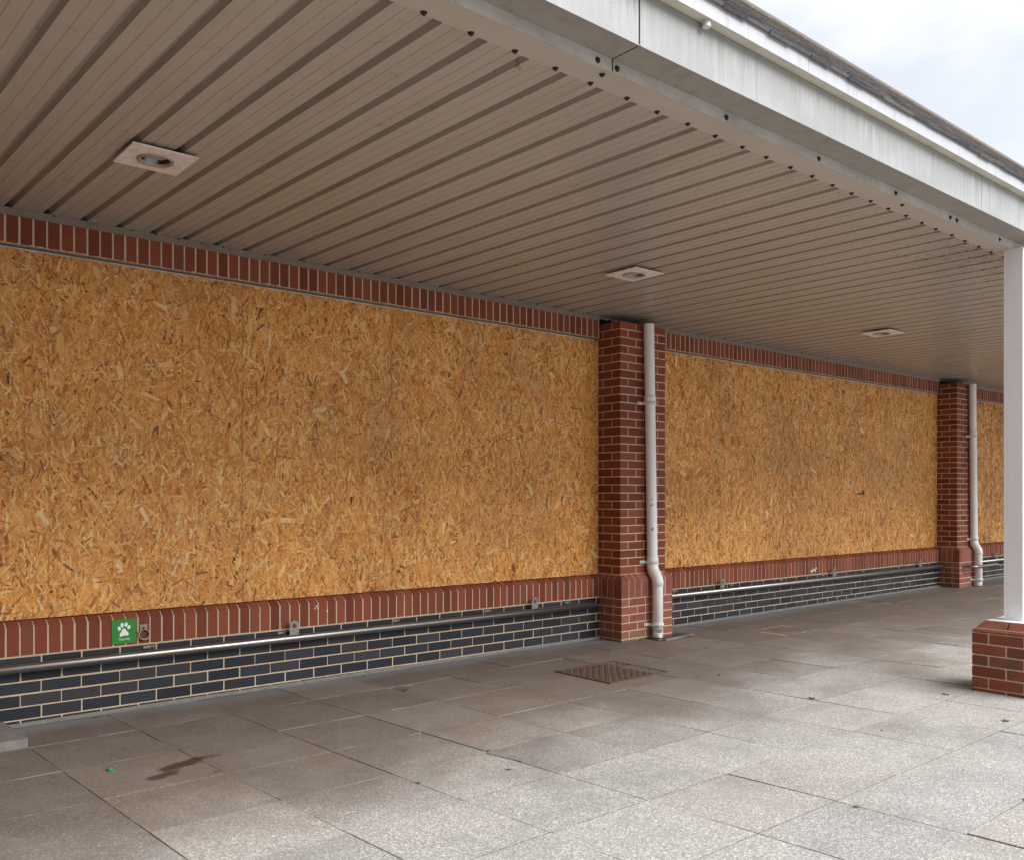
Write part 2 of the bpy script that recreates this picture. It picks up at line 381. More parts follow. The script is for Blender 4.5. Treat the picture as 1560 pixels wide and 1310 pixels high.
# fillet of cement at the foot of the wall
for (x0,x1) in((-.2,6.09),(6.82,13.12),(13.86,20.15)):
    fl=MB()
    n=int((x1-x0)/.12)
    for i in range(n):
        xa=x0+(x1-x0)*i/n; xb=x0+(x1-x0)*(i+1)/n; w=.030; 
        fl.add([(xa,-.002,G(xa)+.022),(xb,-.002,G(xb)+.022),(xb,-w,G(xb)+.003),(xa,-w,G(xa)+.003)],[(3,2,1,0)])
    tag(fl.build('cement_fillet',CONC),kind='structure')
pt=MB()
pt.prism([(2.930,-1.66),(2.972,-1.655),(3.010,-2.17),(2.968,-2.18)],G(3)+.0005,G(3)+.0035,axis=2)
pt.prism([(2.950,-2.23),(2.998,-2.22),(3.035,-2.46),(2.992,-2.47)],G(3)+.0005,G(3)+.0035,axis=2)
tag(pt.build('mortar_patch',PATCH),kind='structure')

# ------------------------------------------------------------------ building
CANTZ=H(-.7765); SILLB=H(-.947); OSBB=H(-.733); OSBT=H(1.457); LINB=H(1.477); CEIL=H(1.69)
bld=empty('shop_building',(0,0.3,0),'red brick shopfront with blue brick base and boarded window bays','building')
OFF=7.03
def jit(v,a=.0012): return v+random.uniform(-a,a)
SILL_PROF=[(.005,SILLB+.006),(.1,SILLB+.006),(.1,OSBB-.002),(.052,OSBB-.004),(.038,OSBB-.008),(.008,CANTZ+.007),(.002,CANTZ),(.002,SILLB+.008)]
SILL_PROF=[(p[0]-.002,p[1]) for p in SILL_PROF]
bays=[(-.26,6.095,1),(6.81,13.125,1),(13.84,20.15,1)]
def bay(x0,x1):
    # mortar backing + blue bricks
    b=MB(); b.box(x0,x1,.0032,.12,-.12,SILLB,1)
    p=.0745
    for r in range(0,7):
        zt=SILLB-.0045-r*p; zb=zt-.0657
        off=0 if r%2 else .1125
        k=math.floor((x0-1.2165-off)/.225)-1
        while True:
            xa=1.2165+off+.225*k+.0045; xb=xa+.2162; k+=1
            if xb<x0: continue
            if xa>x1: break
            xa=max(xa,x0+.002);xb=min(xb,x1-.002)
            if xb-xa<.02: continue
            j=random.uniform(-.0012,.0012)
            dg=.0035 if (r in(2,3) and random.random()<.7) else 0
            b.box(xa-dg,xb,j,.09,jit(zb,.001),jit(zt,.001),0,rt(),.0025)
    b.build('blue_brick_base',[BLUE,MORT],bld)
    s=MB(); s.box(x0,x1,.0028,.12,SILLB+.0005,CANTZ-.001,1); s.prism([(.0028,CANTZ-.001),(.049,OSBB-.010),(.12,OSBB-.010),(.12,CANTZ-.001)],x0,x1,1)
    k=math.floor((x0-1.214)/.075)
    while True:
        xa=1.214+.075*k+.0058; xb=xa+.0634; k+=1
        if xb<x0+.02: continue
        if xa>x1-.02: break
        xa=max(xa,x0+.001);xb=min(xb,x1-.001); j=random.uniform(-.001,.001)
        xa=jit(xa,.0012);xb=jit(xb,.0012)
        s.prism([(q[0]+j,q[1]) for q in SILL_PROF],xa,xb,0,rt())
    s.build('sill_course',[RED,MORT],bld)
    l=MB(); l.box(x0,x1,.0028,.14,LINB+.002,CEIL-.004,1)
    k=math.floor((x0-1.136)/.075)
    while True:
        xa=1.136+.075*k+.0058; xb=xa+.0634; k+=1
        if xb<x0+.02: continue
        if xa>x1-.02: break
        xa=max(jit(xa),x0+.001);xb=min(jit(xb),x1-.001); j=random.uniform(-.0012,.0012)
        l.box(xa,xb,j,.1,jit(LINB+.006,.0015),CEIL-.006,0,rt(),.002)
    l.build('lintel_course',[RED,MORT],bld)
    w=MB(); w.box(x0,x1,.075,.3,OSBB-.03,CEIL+.02,0); w.build('window_backing',DARK,bld)
    # steel lintel lip, ragged mortar above it
    t=MB(); t.box(x0,x1,-.0015,.06,LINB-.0035,LINB+.0005,0)
    n=int((x1-x0)/.04)
    for i in range(n):
        xa=x0+(x1-x0)*i/n; t.box(xa,xa+(x1-x0)/n*random.uniform(.5,1.0),.0005,.012,LINB+.001,LINB+random.uniform(.003,.012),2,rt())
    t.box(x0,x1-.002,.040,.0485,LINB-.0155,LINB-.0075,1)
    t.build('lintel_trim',[TRIM,WTRIM,MORT],bld)
    c=MB(); c.box(x0,x1,-.006,-.0015,CEIL-.047,CEIL-.001,0)
    xx=x0
    while xx<x1:
        c.box(xx,xx+.012,-.0072,-.0062,CEIL-.012,CEIL-.004,1); xx+=random.choice((.15,.3,.45))
    c.build('ceiling_trim',[TRIM,DARK],bld)
for (x0,x1,_) in bays: bay(x0,x1)

def pier(X0,tall=True,name='pier'):
    W=.635; yF=-.235; pz=H(-.725); course=.0756
    b=MB(); b.box(X0+.0026,X0+W-.0026,yF+.0026,.2,pz-.01,H(1.607),1)
    nrow=31
    for r in range(nrow):
        zb=pz+.005+r*course; zt=min(zb+.066,CEIL-.003)
        if zt-zb<.01: continue
        zb=jit(zb,.0008)
        def put(xa,xb,ya,yb):
            if xb-xa<.02 or yb-ya<.02: return
            b.box(xa,xb,ya,yb,zb,zt,0,rt(),.002)
        e=lambda: random.uniform(-.001,.001)
        if r%2==0:
            for (a,c) in((0,.2125),(.2225,.4375),(.4475,W)): put(X0+a+e()*(a>0),X0+c+e()*(c<W),yF+e(),yF+.1025)
            put(X0,X0+.1,yF+.1125,yF+.3275); put(X0+W-.1,X0+W,yF+.1125,yF+.3275)
        else:
            put(X0,X0+.1025,yF,yF+.215); put(X0,X0+.1025,yF+.225,yF+.40)
            put(X0+W-.1025,X0+W,yF,yF+.215); put(X0+W-.1025,X0+W,yF+.225,yF+.40)
            for (a,c) in((.1125,.3175),(.3275,.5225)): put(X0+a+e(),X0+c+e(),yF+e(),yF+.1025)
    P=b.build(name,[RED,MORT],bld)
    # plinth: soldier course of cant bricks over plain courses
    q=MB(); x0=X0-.038;x1=X0+W+.05;y0=-.285; sb=H(-.946); st=H(-.773)
    q.box(x0+.003,x1-.003,y0+.003,.1,-.12,st,1)
    ins=.05
    lo=[(x0+.006,y0+.006),(x1-.006,y0+.006),(x1-.006,.1),(x0+.006,.1)]; hi=[(x0+ins,y0+ins),(x1-ins,y0+ins),(x1-ins,.1),(x0+ins,.1)]
    q.add([(x,y,st-.002) for x,y in lo]+[(x,y,pz-.003) for x,y in hi],[(0,1,5,4),(1,2,6,5),(3,0,4,7),(4,5,6,7)],1)
    def cant_front(xa,xb):
        pr=[(y0,sb+.006),(y0+.08,sb+.006),(y0+.08,pz-.001),(y0+ins,pz-.001),(y0+.004,st+.002),(y0,st-.004)]
        q.prism(pr,xa,xb,0,rt())
    def cant_side(ya,yb,right=False):
        s=1 if not right else -1; xe=x0 if not right else x1
        pr=[(xe,sb+.006),(xe+s*.08,sb+.006),(xe+s*.08,pz-.001),(xe+s*ins,pz-.001),(xe+s*.004,st+.002),(xe,st-.004)]
        q.prism(pr,ya,yb,0,rt(),axis=1)
    # corner specials
    for (xe,s) in((x0,1),(x1,-1)):
        a=.098
        base=[(xe,y0),(xe+s*a,y0),(xe+s*a,y0+a),(xe,y0+a)]
        vs=[(x,y,sb+.006) for x,y in base]+[(x,y,st) for x,y in base]
        top=[(xe+s*ins,y0+ins),(xe+s*a,y0+ins),(xe+s*a,y0+a),(xe+s*ins,y0+a)]
        vs+=[(x,y,pz-.001) for x,y in top]
        f=[(0,1,5,4),(1,2,6,5),(2,3,7,6),(3,0,4,7),(4,5,9,8),(5,6,10,9),(6,7,11,10),(7,4,8,11),(8,9,10,11),(3,2,1,0)]
        if s<0:f=[t[::-1] for t in f]
        q.add(vs,f,0,rt())
    n=6; L=(x1-.108)-(x0+.108); w=L/n
    for i in range(n): cant_front(x0+.108+i*w+.001,x0+.108+(i+1)*w-.009)
    cant_side(y0+.108,y0+.173);cant_side(y0+.183,y0+.248);cant_side(y0+.258,y0+.323)
    cant_side(y0+.108,y0+.173,True);cant_side(y0+.183,y0+.248,True);cant_side(y0+.258,y0+.323,True)
    for r in range(6):
        zt=sb-.004-r*.0745; zb=zt-.0645
        if r%2==0:
            for (a,c) in((0,.1025),(.1125,.3275),(.3375,.5525),(.5625,x1-x0)):
                q.box(x0+a,x0+c,y0+random.uniform(-.001,.001),y0+.1,zb,zt,0,rt(),.0025)
            for xe in(x0,x1-.1): q.box(xe,xe+.1,y0+.105,y0+.320,zb,zt,0,rt(),.0025)
        else:
            for (a,c) in((0,.215),(.225,.33),(.34,.555),(.565,x1-x0)):
                q.box(x0+a,x0+c,y0+random.uniform(-.001,.001),y0+.1025,zb,zt,0,rt(),.0025)
            for xe in(x0,x1-.1): (q.box(xe,xe+.1,y0+.1125,y0+.2125,zb,zt,0,rt(),.0025),q.box(xe,xe+.1,y0+.2225,y0+.33,zb,zt,0,rt(),.0025))
    q.build('pier_plinth',[MOSSRED,MORT],P)
    return P
for X0 in (6.129-OFF,6.129,6.129+OFF,6.129+2*OFF): pier(X0)
# rest of the shop: continuing wall and rear
for (a,b) in((-12,-.93),(20.9,38)):
    rw=MB(); rw.box(a,b,0,.3,-.12,CEIL+.3,0); rw.build('end_wall',RED,bld)

wing=empty('shade_block',(-6,-8,0),'added unseen brick block, shading the left of the covered walkway','building')  # assumed block, added out of view to cut sky light from the left
wm=MB(); wm.box(-12,-1.7,-15,-3.75,-.12,4.6,0); wm.build('shade_block_wall',RED,wing)
wm=MB(); wm.prism([(-12.2,4.6),(-1.4,4.6),(-1.4,4.75),(-7.6,7.2),(-12.2,4.75)],-15.2,-3.7,axis=1); wm.build('shade_block_roof',TILE,wing)

# ------------------------------------------------------------------ OSB boards
def board(x0,x1,label,dens,seed,grp='strand boards screwed over the window bays'):
    r=np.random.default_rng(seed)
    y=.049; z0=OSBB; z1=LINB-.0125
    W=x1-x0; Hh=z1-z0
    n=int(dens*W*Hh*.72)
    cx=r.uniform(x0-.02,x1+.02,n); cz=r.uniform(z0-.02,z1+.02,n)
    big=r.random(n)
    L=np.where(big<.26,r.uniform(.03,.07,n),np.where(big<.84,r.uniform(.05,.13,n),r.uniform(.08,.18,n)))
    Wd=np.where(big<.26,r.uniform(.002,.006,n),np.where(big<.84,r.uniform(.007,.021,n),r.uniform(.018,.040,n)))
    ang=r.normal(math.pi/2,.62,n); wild=r.random(n)<.25; ang[wild]=r.uniform(0,math.pi,wild.sum())
    d=np.argsort(-Wd*L+r.normal(0,.0007,n))      # big flakes low, slivers high
    rank=np.empty(n);rank[d]=np.arange(n)/n
    bg_=r.choice(n,max(4,n//420),replace=False); L[bg_]=r.uniform(.06,.13,len(bg_)); Wd[bg_]=r.uniform(.018,.045,len(bg_)); rank[bg_]=r.uniform(.9,1,len(bg_))
    yy=y-.0002-rank*.0030
    ca,sa=np.cos(ang),np.sin(ang)
    uv=[(-.5,-.28),(-.42,-.5),(.38,-.5),(.5,.1),(.44,.5),(-.46,.5)]
    V=np.zeros((n,6,3))
    tilt=r.normal(0,.0012,n)
    for i,(u,v) in enumerate(uv):
        uu=(u+r.normal(0,.05,n))*L; vv=(v*r.uniform(.65,1.1,n))*Wd
        bow=(np.abs(u)*2)**2*r.normal(0,.02,n)*Wd
        V[:,i,0]=np.clip(cx+uu*ca-(vv+bow)*sa,x0,x1); V[:,i,2]=np.clip(cz+uu*sa+(vv+bow)*ca,z0,z1)
        V[:,i,1]=yy+tilt*v
    shade=np.clip(r.beta(2.2,1.7,n),.06,1)
    small=big<.26; shade[small]=np.clip(r.beta(1.3,1.1,small.sum()),0.05,1)
    dk=r.random(n)<.022; shade[dk]=r.uniform(0,.08,dk.sum())
    lt=(r.random(n)<.05); shade[lt]=r.uniform(.85,1,lt.sum()); shade[bg_]=r.uniform(.78,.98,len(bg_))
    verts=V.reshape(-1,3)
    bx=[(x,yb,z) for x in(x0,x1) for yb in(y,y+.018) for z in(z0,z1)]
    verts=np.vstack([verts,np.array(bx)]); o=n*6
    bf=[(0,1,3,2),(4,6,7,5),(0,4,5,1),(2,3,7,6),(0,2,6,4),(1,5,7,3)]
    # screws
    scv=[];scf=[]
    def screw(px,pz):
        k=len(scv); 
        for j in range(6): scv.append((px+.0042*math.cos(j*math.pi/3),y-.0042,pz+.0042*math.sin(j*math.pi/3)))
        scf.append(tuple(range(k,k+6)))
    for ex in (x0+.022,x1-.022):
        zz=z0+.05
        while zz<z1: 
            if r.random()<.85: screw(ex+r.normal(0,.005),zz+r.normal(0,.012))
            zz+=.24
    for ez in (z0+.03,z1-.03):
        xx=x0+.12
        while xx<x1-.06: screw(xx+r.normal(0,.02),ez+r.normal(0,.008)); xx+=.2
    o2=len(verts); verts=np.vstack([verts,np.array(scv)])
    me=bpy.data.meshes.new('strand_board')
    nf=n+6+len(scf)
    # keep orientation consistent: faces look to -y
    idx=np.arange(n*6).reshape(n,6)
    loops=np.concatenate([idx.ravel(),np.array([i+o for f in bf for i in f]),np.array([i+o2 for f in scf for i in f],int)]).astype(np.int32)
    tot=np.concatenate([np.full(n,6),np.full(6,4),np.full(len(scf),6)]).astype(np.int32)
    st=np.concatenate([[0],np.cumsum(tot)[:-1]]).astype(np.int32)
    me.vertices.add(len(verts)); me.vertices.foreach_set('co',(verts-np.array([x0,y,z0])).astype(np.float32).ravel())
    me.loops.add(len(loops)); me.loops.foreach_set('vertex_index',loops)
    me.polygons.add(nf); me.polygons.foreach_set('loop_start',st); me.polygons.foreach_set('loop_total',tot)
    mi=np.concatenate([np.zeros(n+6),np.ones(len(scf))]).astype(np.int32); 
    me.materials.append(OSB); me.materials.append(SILV); me.polygons.foreach_set('material_index',mi)
    me.update(calc_edges=True)
    at=me.attributes.new('tint','FLOAT_COLOR','CORNER')
    c=np.ones((nf,4),np.float32); c[:n,0]=shade; c[:n,1]=r.random(n); c[n:,0]=.3;c[n:,1]=.5
    at.data.foreach_set('color',np.repeat(c,tot,axis=0).ravel())
    ob=bpy.data.objects.new('strand_board',me); COL.objects.link(ob); ob.location=(x0,y,z0)
    tag(ob,label,'board',grp)
g=.0003
cuts1=[-.26,.16,1.381,2.604,3.824,5.044,6.13]
lab1=['narrow strand board strip left of the one beside the concrete step','leftmost strand board in view, above the concrete step','strand board directly above the green paw sign','strand board in the left bay above the eyelet lug near the paw sign','fourth strand board of the near bay, two boards from the brick pier','strand board in the near bay touching the left side of the near brick pier']
d1=[3000,5200,5600,5200,4800,4600]
for i in range(6): board(cuts1[i]+(.0006 if i==3 else g),cuts1[i+1]-(.0006 if i==2 else g),lab1[i],d1[i],100+i)
x=6.77; ends=[x+1.22*i for i in range(6)]; ends[-1]=13.155
lab2=['strand board just right of the near white downpipe','second strand board right of the near downpipe','middle strand board of the second bay','strand board of the second bay with a chipped dark notch','strand board touching the left side of the far brick pier']
for i in range(5): board(ends[i]+g,ends[i+1]-g,lab2[i],3600,200+i)
ends=[13.8,15.02,16.24,17.46,18.68,20.18]
lab3=['strand board just right of the far white downpipe','strand board in the far bay, left of the white canopy post','strand board in the far bay behind the white canopy post','fourth strand board of the far bay','last strand board of the far bay']
for i in range(5): board(ends[i]+g,ends[i+1]-g,lab3[i],1900,300+i)
# the chip torn out of the second bay's board
ch=MB(); ch.box(10.90,11.06,.0435,.0455,H(.022),H(.045),0); ch.box(11.04,11.062,.0430,.0455,H(.022),H(.085),0)
tag(ch.build('splinter_gap',simple('dark_splinter',(.10,.045,.02),.8)),'dark chipped notch in a second-bay strand board','notch')

# ------------------------------------------------------------------ canopy
can=empty('canopy',(0,-1.7,CEIL),'cream ribbed canopy with streaked white fascia, gutter and tiled roof edge','canopy')
def groove_profile(k0,k1):
    P=[];p=.2073
    for k in range(k0,k1):
        c=.113+.0+k*p
        P+= [(c-.022,0),(c-.017,.033),(c+.017,.033),(c+.022,0)]
        for q in (.075,.135):
            P+=[(c+q-.0035,0),(c+q,.0026),(c+q+.0035,0)]
    return P
sheets=[(-58,-30),(-30,-2),(-2,26),(26,54),(54,82),(82,112),(112,150)]
sm=MB()
for (a,b) in sheets:
    pr=groove_profile(a,b); pr=pr+[( .113+b*.2073-.024,0)]
    n=len(pr); vs=[(x-.0287*yy,yy,CEIL+z) for yy in(-3.33,.10) for x,z in pr]
    sm.add(vs,[(i,i+1,n+i+1,n+i) for i in range(n-1)],0)
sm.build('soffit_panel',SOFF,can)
sv=MB(); sv.box(-11.8,31,-3.3,.25,CEIL+.04,CEIL+.06); sv.build('soffit_cover',DARK,can)
XR=31.0
def run(lo,hi): return lo,hi
fl=MB(); fl.prism([(-3.316,CEIL-.0015),(-3.316,CEIL-.0045),(-3.448,CEIL-.0045),(-3.448,CEIL-.0015)],-11.9,6.60); fl.prism([(-3.316,CEIL-.0015),(-3.316,CEIL-.0045),(-3.448,CEIL-.0045),(-3.448,CEIL-.0015)],6.604,XR)
fl.build('edge_flange',FLANGE,can)
joints=[-9.8,-6.7,-3.6,-.491,2.617,5.725,8.833,11.94,15.05,18.16,21.26,24.4,27.5,XR]
for i in range(len(joints)-1):
    a,b=joints[i]+(.0045 if i==4 else .0016),joints[i+1]-(.0035 if i==3 else .0012)
    s=MB(); s.box(a,b,-3.4495,-3.445,CEIL-.006,H(1.742)); s.build('beam_step',STEP,can)
    s=MB(); s.box(a,b,-3.586,-3.450,H(1.7365),H(1.7405)); s.build('beam_soffit',BSOF,can)
    s=MB(); s.box(a,b,-3.592,-3.5865,H(1.734),H(1.952),bev=.0012); s.box(a,b,-3.5955,-3.5925,H(1.734),H(1.7385)); s.build('fascia_board',FASC,can)
for j in joints:
    jb=MB(); jb.box(j-.006,j+.006,-3.585,-3.444,H(1.742),H(1.75)); jb.box(j-.006,j+.006,-3.585,-3.580,H(1.7501),H(1.95)); jb.box(j-.006,j+.006,-3.4438,-3.4425,CEIL-.004,H(1.7418))
    jb.build('joint_backing',DARK,can)
# boxed gutter above the fascia
gp=MB(); gp.box(-11.9,XR,-3.6405,-3.50,H(1.9535),H(1.957)); gp.build('gutter_underside',GUTU,can)
ga=joints
for i in range(0,len(joints)-1,2):
    a=joints[i]+1.1; b=(joints[i+2] if i+2<len(joints) else XR)+1.1
    s=MB(); s.box(a+.0008,b-.0008,-3.645,-3.641,H(1.947),H(2.028),bev=.001); s.build('gutter_face',GUT,can)
fg=MB()
for i in range(-11,31): fg.box(i,i+1,-3.60,-3.45,H(1.960),H(2.0),0)
fg.build('gutter_body',GUT,can)
# roof tiles: stepped courses with a slight irregular edge
tl=MB(); pitch=math.radians(43.6); cp,sp=math.cos(pitch),math.sin(pitch)
y=-3.66;z=H(2.012); L=.145; course=0
for cidx in range(16):
    th=.014
    xx=-12.0+random.uniform(0,.3)+(cidx%2)*.15
    while xx<XR:
        w=.165; j=random.uniform(-.003,.003); jz=random.uniform(-.003,.003)
        y0=y+cidx*L*cp+j*cp; z0=z+cidx*L*sp+j*sp+jz
        y1=y0+(L+.05)*cp; z1=z0+(L+.05)*sp
        nx,nz=-sp,cp
        prf=[(y0,z0),(y1,z1-.014),(y1+nx*th,z1+nz*th-.014),(y0+nx*th,z0+nz*th)]
        tl.prism([(a,b) for a,b in prf],xx+.001,xx+w-.002,0,rt()); xx+=w
yt=y+16*L*cp; zt=z+16*L*sp
tl.tube([(-12,yt,zt-.0),(XR,yt,zt-.0)],.035,0,(.4,.4,.4),12)
tl.build('roof_tiles',TILE,can)
rb=MB(); rb.add([(-12,yt,zt-.05),(XR,yt,zt-.05),(XR,yt+5,zt-3.2),(-12,yt+5,zt-3.2)],[(0,1,2,3)]); rb.add([(-12,-3.6,H(1.99)),(XR,-3.6,H(1.99)),(XR,yt,zt-.05),(-12,yt,zt-.05)],[(0,1,2,3)])
rb.build('roof_deck',DARK,can)
ft=MB(); ft.prism([(3.045,H(2.028)),(3.075,H(2.062)),(3.10,H(2.046)),(3.18,H(2.044)),(3.19,H(2.028))],-3.652,-3.646,axis=1)
ft.build('torn_felt',DARK,can)
for X in (3.0,6.41,-.4):
    s=MB(); s.tube([(X,-3.618,H(1.955)),(X,-3.618,H(1.925))],.0165,seg=20); s.build('overflow_outlet',CLIP,can)
def head(x,y,z,ny=False,r=.0105):
    s=MB()
    d=(0,-1,0) if ny else (0,0,-1)
    p=lambda t:(x+d[0]*t,y+d[1]*t,z+d[2]*t)
    s.tube([p(0),p(.002),p(.0021),p(.008),p(.011)],r,seg=10,radii=[r*1.25,r*1.25,r*.8,r*.75,r*.4])
    s.build('screw_head',SCREW,can,loc=(x,y,z))
x=3.654
k=-14
while True:
    X=3.654+.2063*k; k+=1
    if X<1.0: continue
    if X>9.3: break
    head(X+random.uniform(-.006,.006),-3.325+random.uniform(-.004,.004),CEIL-.0045)
for X in (2.533,2.643,3.361,4.13,4.931,5.617,5.708,6.355): head(X,-3.4495,H(1.706),True)
for X in (2.60,5.09): head(X,-3.41,CEIL-.0045)

# ------------------------------------------------------------------ recessed lights
def light(cx,cy,label,dirt):
    s=.157; zt=CEIL-.017; zb=CEIL-.024
    e=empty('ceiling_light',(cx,cy,CEIL),label,'ceiling light','square recessed lights in the canopy ceiling')
    p=MB(); n=40; ro=.083
    sq=[]
    for i in range(n):
        a=2*math.pi*(i+.5)/n; c_,s_=math.cos(a),math.sin(a); m_=max(abs(c_),abs(s_)); sq.append((cx+s*c_/m_,cy+s*s_/m_))
    # snap nearest to corners
    for qx in(-1,1):
        for qy in(-1,1):
            k=min(range(n),key=lambda i:(sq[i][0]-cx-s*qx)**2+(sq[i][1]-cy-s*qy)**2); sq[k]=(cx+s*qx,cy+s*qy)
    ci=[(cx+ro*math.cos(2*math.pi*(i+.5)/n),cy+ro*math.sin(2*math.pi*(i+.5)/n)) for i in range(n)]
    vs=[(x,y,zb) for x,y in sq]+[(x,y,zb) for x,y in ci]+[(x,y,zt) for x,y in sq]+[(x,y,zt) for x,y in ci]
    fs=[(i,(i+1)%n,n+(i+1)%n,n+i) for i in range(n)]+[(2*n+i,2*n+(i+1)%n,(i+1)%n,i) for i in range(n)]
    p.add(vs,fs); p.build('plate',LPLATE,e)
    h=MB(); h.tube([(cx,cy,CEIL+.03),(cx,cy,zt+.001)],.095,seg=24,caps=False); h.build('housing',DARK,e)
    r=MB(); prof=[(.088,zb-.0005),(.086,zb-.007),(.078,zb-.009),(.070,zb-.004),(.068,zb+.004)]
    seg=40; vs=[(cx+q*math.cos(2*math.pi*i/seg),cy+q*math.sin(2*math.pi*i/seg),z) for q,z in prof for i in range(seg)]
    r.add(vs,[(j*seg+i,j*seg+(i+1)%seg,(j+1)*seg+(i+1)%seg,(j+1)*seg+i) for j in range(len(prof)-1) for i in range(seg)],smooth=True); r.build('trim_ring',LRING,e)
    f=MB(); prof=[(.068,zb+.004),(.062,zb+.02),(.05,zb+.042),(.025,zb+.058),(.001,zb+.06)]
    vs=[(cx+q*math.cos(2*math.pi*i/seg),cy+q*math.sin(2*math.pi*i/seg),z) for q,z in prof for i in range(seg)]
    f.add(vs,[(j*seg+i,j*seg+(i+1)%seg,(j+1)*seg+(i+1)%seg,(j+1)*seg+i) for j in range(len(prof)-1) for i in range(seg)],smooth=True); f.build('reflector',REFL,e)
    b=MB(); b.tube([(cx-.045,cy+.01,zb+.018),(cx-.03,cy,zb+.018),(cx+.03,cy,zb+.018),(cx+.045,cy-.01,zb+.018)],.012,seg=14,radii=[.006,.013,.013,.006]); b.build('lamp_tube',GLASS,e)
light(1.536,-1.368,'nearest square ceiling light, above the left end of the near bay',1)
light(5.09,-1.34,'square ceiling light in front of the near brick pier',1)
light(8.88,-1.33,'farthest small square ceiling light, over the second bay',1)

# ------------------------------------------------------------------ rails
def rail(x0,x1,lugs,brs,label,zl=0):
    z=H(-1.003); yc=-.070
    e=empty('bumper_rail',((x0+x1)/2,0,z),label,'rail','steel rails along the foot of the wall')
    t=MB(); t.tube([(x0,yc,z-.0005),(x0+.004,yc,z),(x1-.004,yc,z),(x1,yc,z)],.0255,seg=28,radii=[.019,.0255,.0255,.019]); t.build('rail_tube',STEEL,e)
    for X in lugs:
        m=MB(); w=.036; n=14; hz=z+.022; top=z+.085
        out=[(X-w,hz)]+[(X+w*math.cos(math.pi-math.pi*i/n),top-w*.0+w*math.sin(math.pi*i/n)) for i in range(n+1)]+[(X+w,hz)]
        out[0]=(X-w,hz)
        # plate with a round eye: quads between outline and hole
        hc=(X,top); hr=.0165; N=24
        def ray(a):
            c_,s_=math.cos(a),math.sin(a)
            if s_>=0: return (X+w*c_,top+w*s_)
            tx=w/abs(c_) if abs(c_)>1e-6 else 9; tz=(top-hz)/abs(s_); t_=min(tx,tz); return (X+t_*c_,top+t_*s_)
        angs=sorted(set([2*math.pi*i/N for i in range(N)]+[2*math.pi-math.atan2(top-hz,w),math.pi+math.atan2(top-hz,w)]))
        O=[ray(a) for a in angs]; I=[(X+hr*math.cos(a),top+hr*math.sin(a)) for a in angs]; K=len(angs)
        vs=[(p[0],yy,p[1]) for yy in(-.055,-.048) for P_ in(O,I) for p in P_]
        fs=[]
        for i in range(K):
            j=(i+1)%K
            fs+=[(i,j,K+j,K+i),(2*K+i,3*K+i,3*K+j,2*K+j),(i,2*K+i,2*K+j,j),(K+i,K+j,3*K+j,3*K+i)]
        m.add(vs,fs); m.build('eyelet_lug',LUGST,e)
    for X in brs:
        m=MB(); m.box(X-.035,X+.035,-.006,-.001,z+.028,z+.045,0); m.box(X-.006,X+.006,-.07,-.004,z-.02,z+.02,1); m.tube([(X+.02,-.010,z+.036),(X+.02,-.005,z+.036)],.006,1,seg=8); m.build('wall_bracket',[LUGST,DARKST],e)
rail(-.2,5.98,[2.946,5.235],[.10,1.02,1.954,2.88,3.831,4.747,5.68],'near steel rail, ending at the left side of the near brick pier')
rail(6.90,13.11,[7.92,10.17,12.43],[7.2,8.15,9.1,10.0,10.95,11.9,12.8],'middle steel rail, running between the two brick piers')
rail(13.95,20.1,[15.0,17.3],[14.3,15.3,16.2],'farthest steel rail, to the right of the far brick pier')

# ------------------------------------------------------------------ downpipes
def downpipe(dx,label,moreclip=False):
    X=6.46+dx; e=empty('downpipe',(X,-.3,G(X)),label,'downpipe','white rainwater downpipes on the brick piers')
    xt=lambda h: X+.053*(1.6-h)/2.3
    yb=-.292; R=.0495
    a=MB(); a.tube([(xt(h),yb,H(h)) for h in (1.614,1.2,.93)],R,seg=28); a.build('upper_pipe',PIPE,e)
    c=MB(); c.tube([(xt(h),yb,H(h)) for h in (.945,.943,.885,.883)],R,seg=28,radii=[R+.001,R+.006,R+.006,R+.001]); c.build('coupling',PIPE,e)
    b=MB(); b.tube([(xt(h),yb,H(h)) for h in (.89,0,-.60)],R,seg=28); b.build('middle_pipe',PIPE,e)
    d=MB(); X2=xt(-.7); 
    d.tube([(X2,yb,H(-.575)),(X2,yb,H(-.577)),(X2,yb,H(-.665)),(X2,yb-.004,H(-.685)),(X2,yb-.018,H(-.712)),(X2,yb-.042,H(-.75)),(X2,yb-.058,H(-.775)),(X2,yb-.064,H(-.80)),(X2,yb-.064,H(-.84)),(X2,yb-.064,H(-.842))],R,seg=28,radii=[R+.001,R+.006]+[R+.005]*6+[R+.006,R+.001])
    d.build('offset_bend',PIPE,e)
    f=MB(); yl=yb-.064; zb=G(X2)+.012
    f.tube([(X2,yl,H(-.83)),(X2,yl,zb+.05),(X2,yl,zb+.049),(X2,yl,zb+.045),(X2,yl,zb+.044),(X2,yl,zb)],R,seg=28,radii=[R,R,R*.97,R*.97,R,R],caps=False); f.build('lower_pipe',PIPE,e)
    for (h,yc,yw,xc) in ((.868,yb,-.236,xt(.87)),(-.62,yb,-.236,xt(-.62)),(-1.205,yl,-.286,X2)):
        k=MB(); k.tube([(xc,yc,H(h)-.0165),(xc,yc,H(h)-.016),(xc,yc,H(h)+.016),(xc,yc,H(h)+.0165)],R,seg=28,radii=[R+.001,R+.009,R+.009,R+.001])
        k.box(xc-R-.075,xc-R+.01,yw-.012,yw-.002,H(h)-.014,H(h)+.014,bev=.002); k.box(xc-R-.012,xc-.02,yc-.008,yw-.004,H(h)-.014,H(h)+.014)
        K=k.build('pipe_clip',CLIP,e)
        s=MB(); s.tube([(xc-R-.055,yw-.012,H(h)),(xc-R-.055,yw-.015,H(h))],.006,seg=8); s.build('clip_screw',SCREW,K)
    return e
P1=downpipe(0,'white downpipe with scuffed middle on the near brick pier')
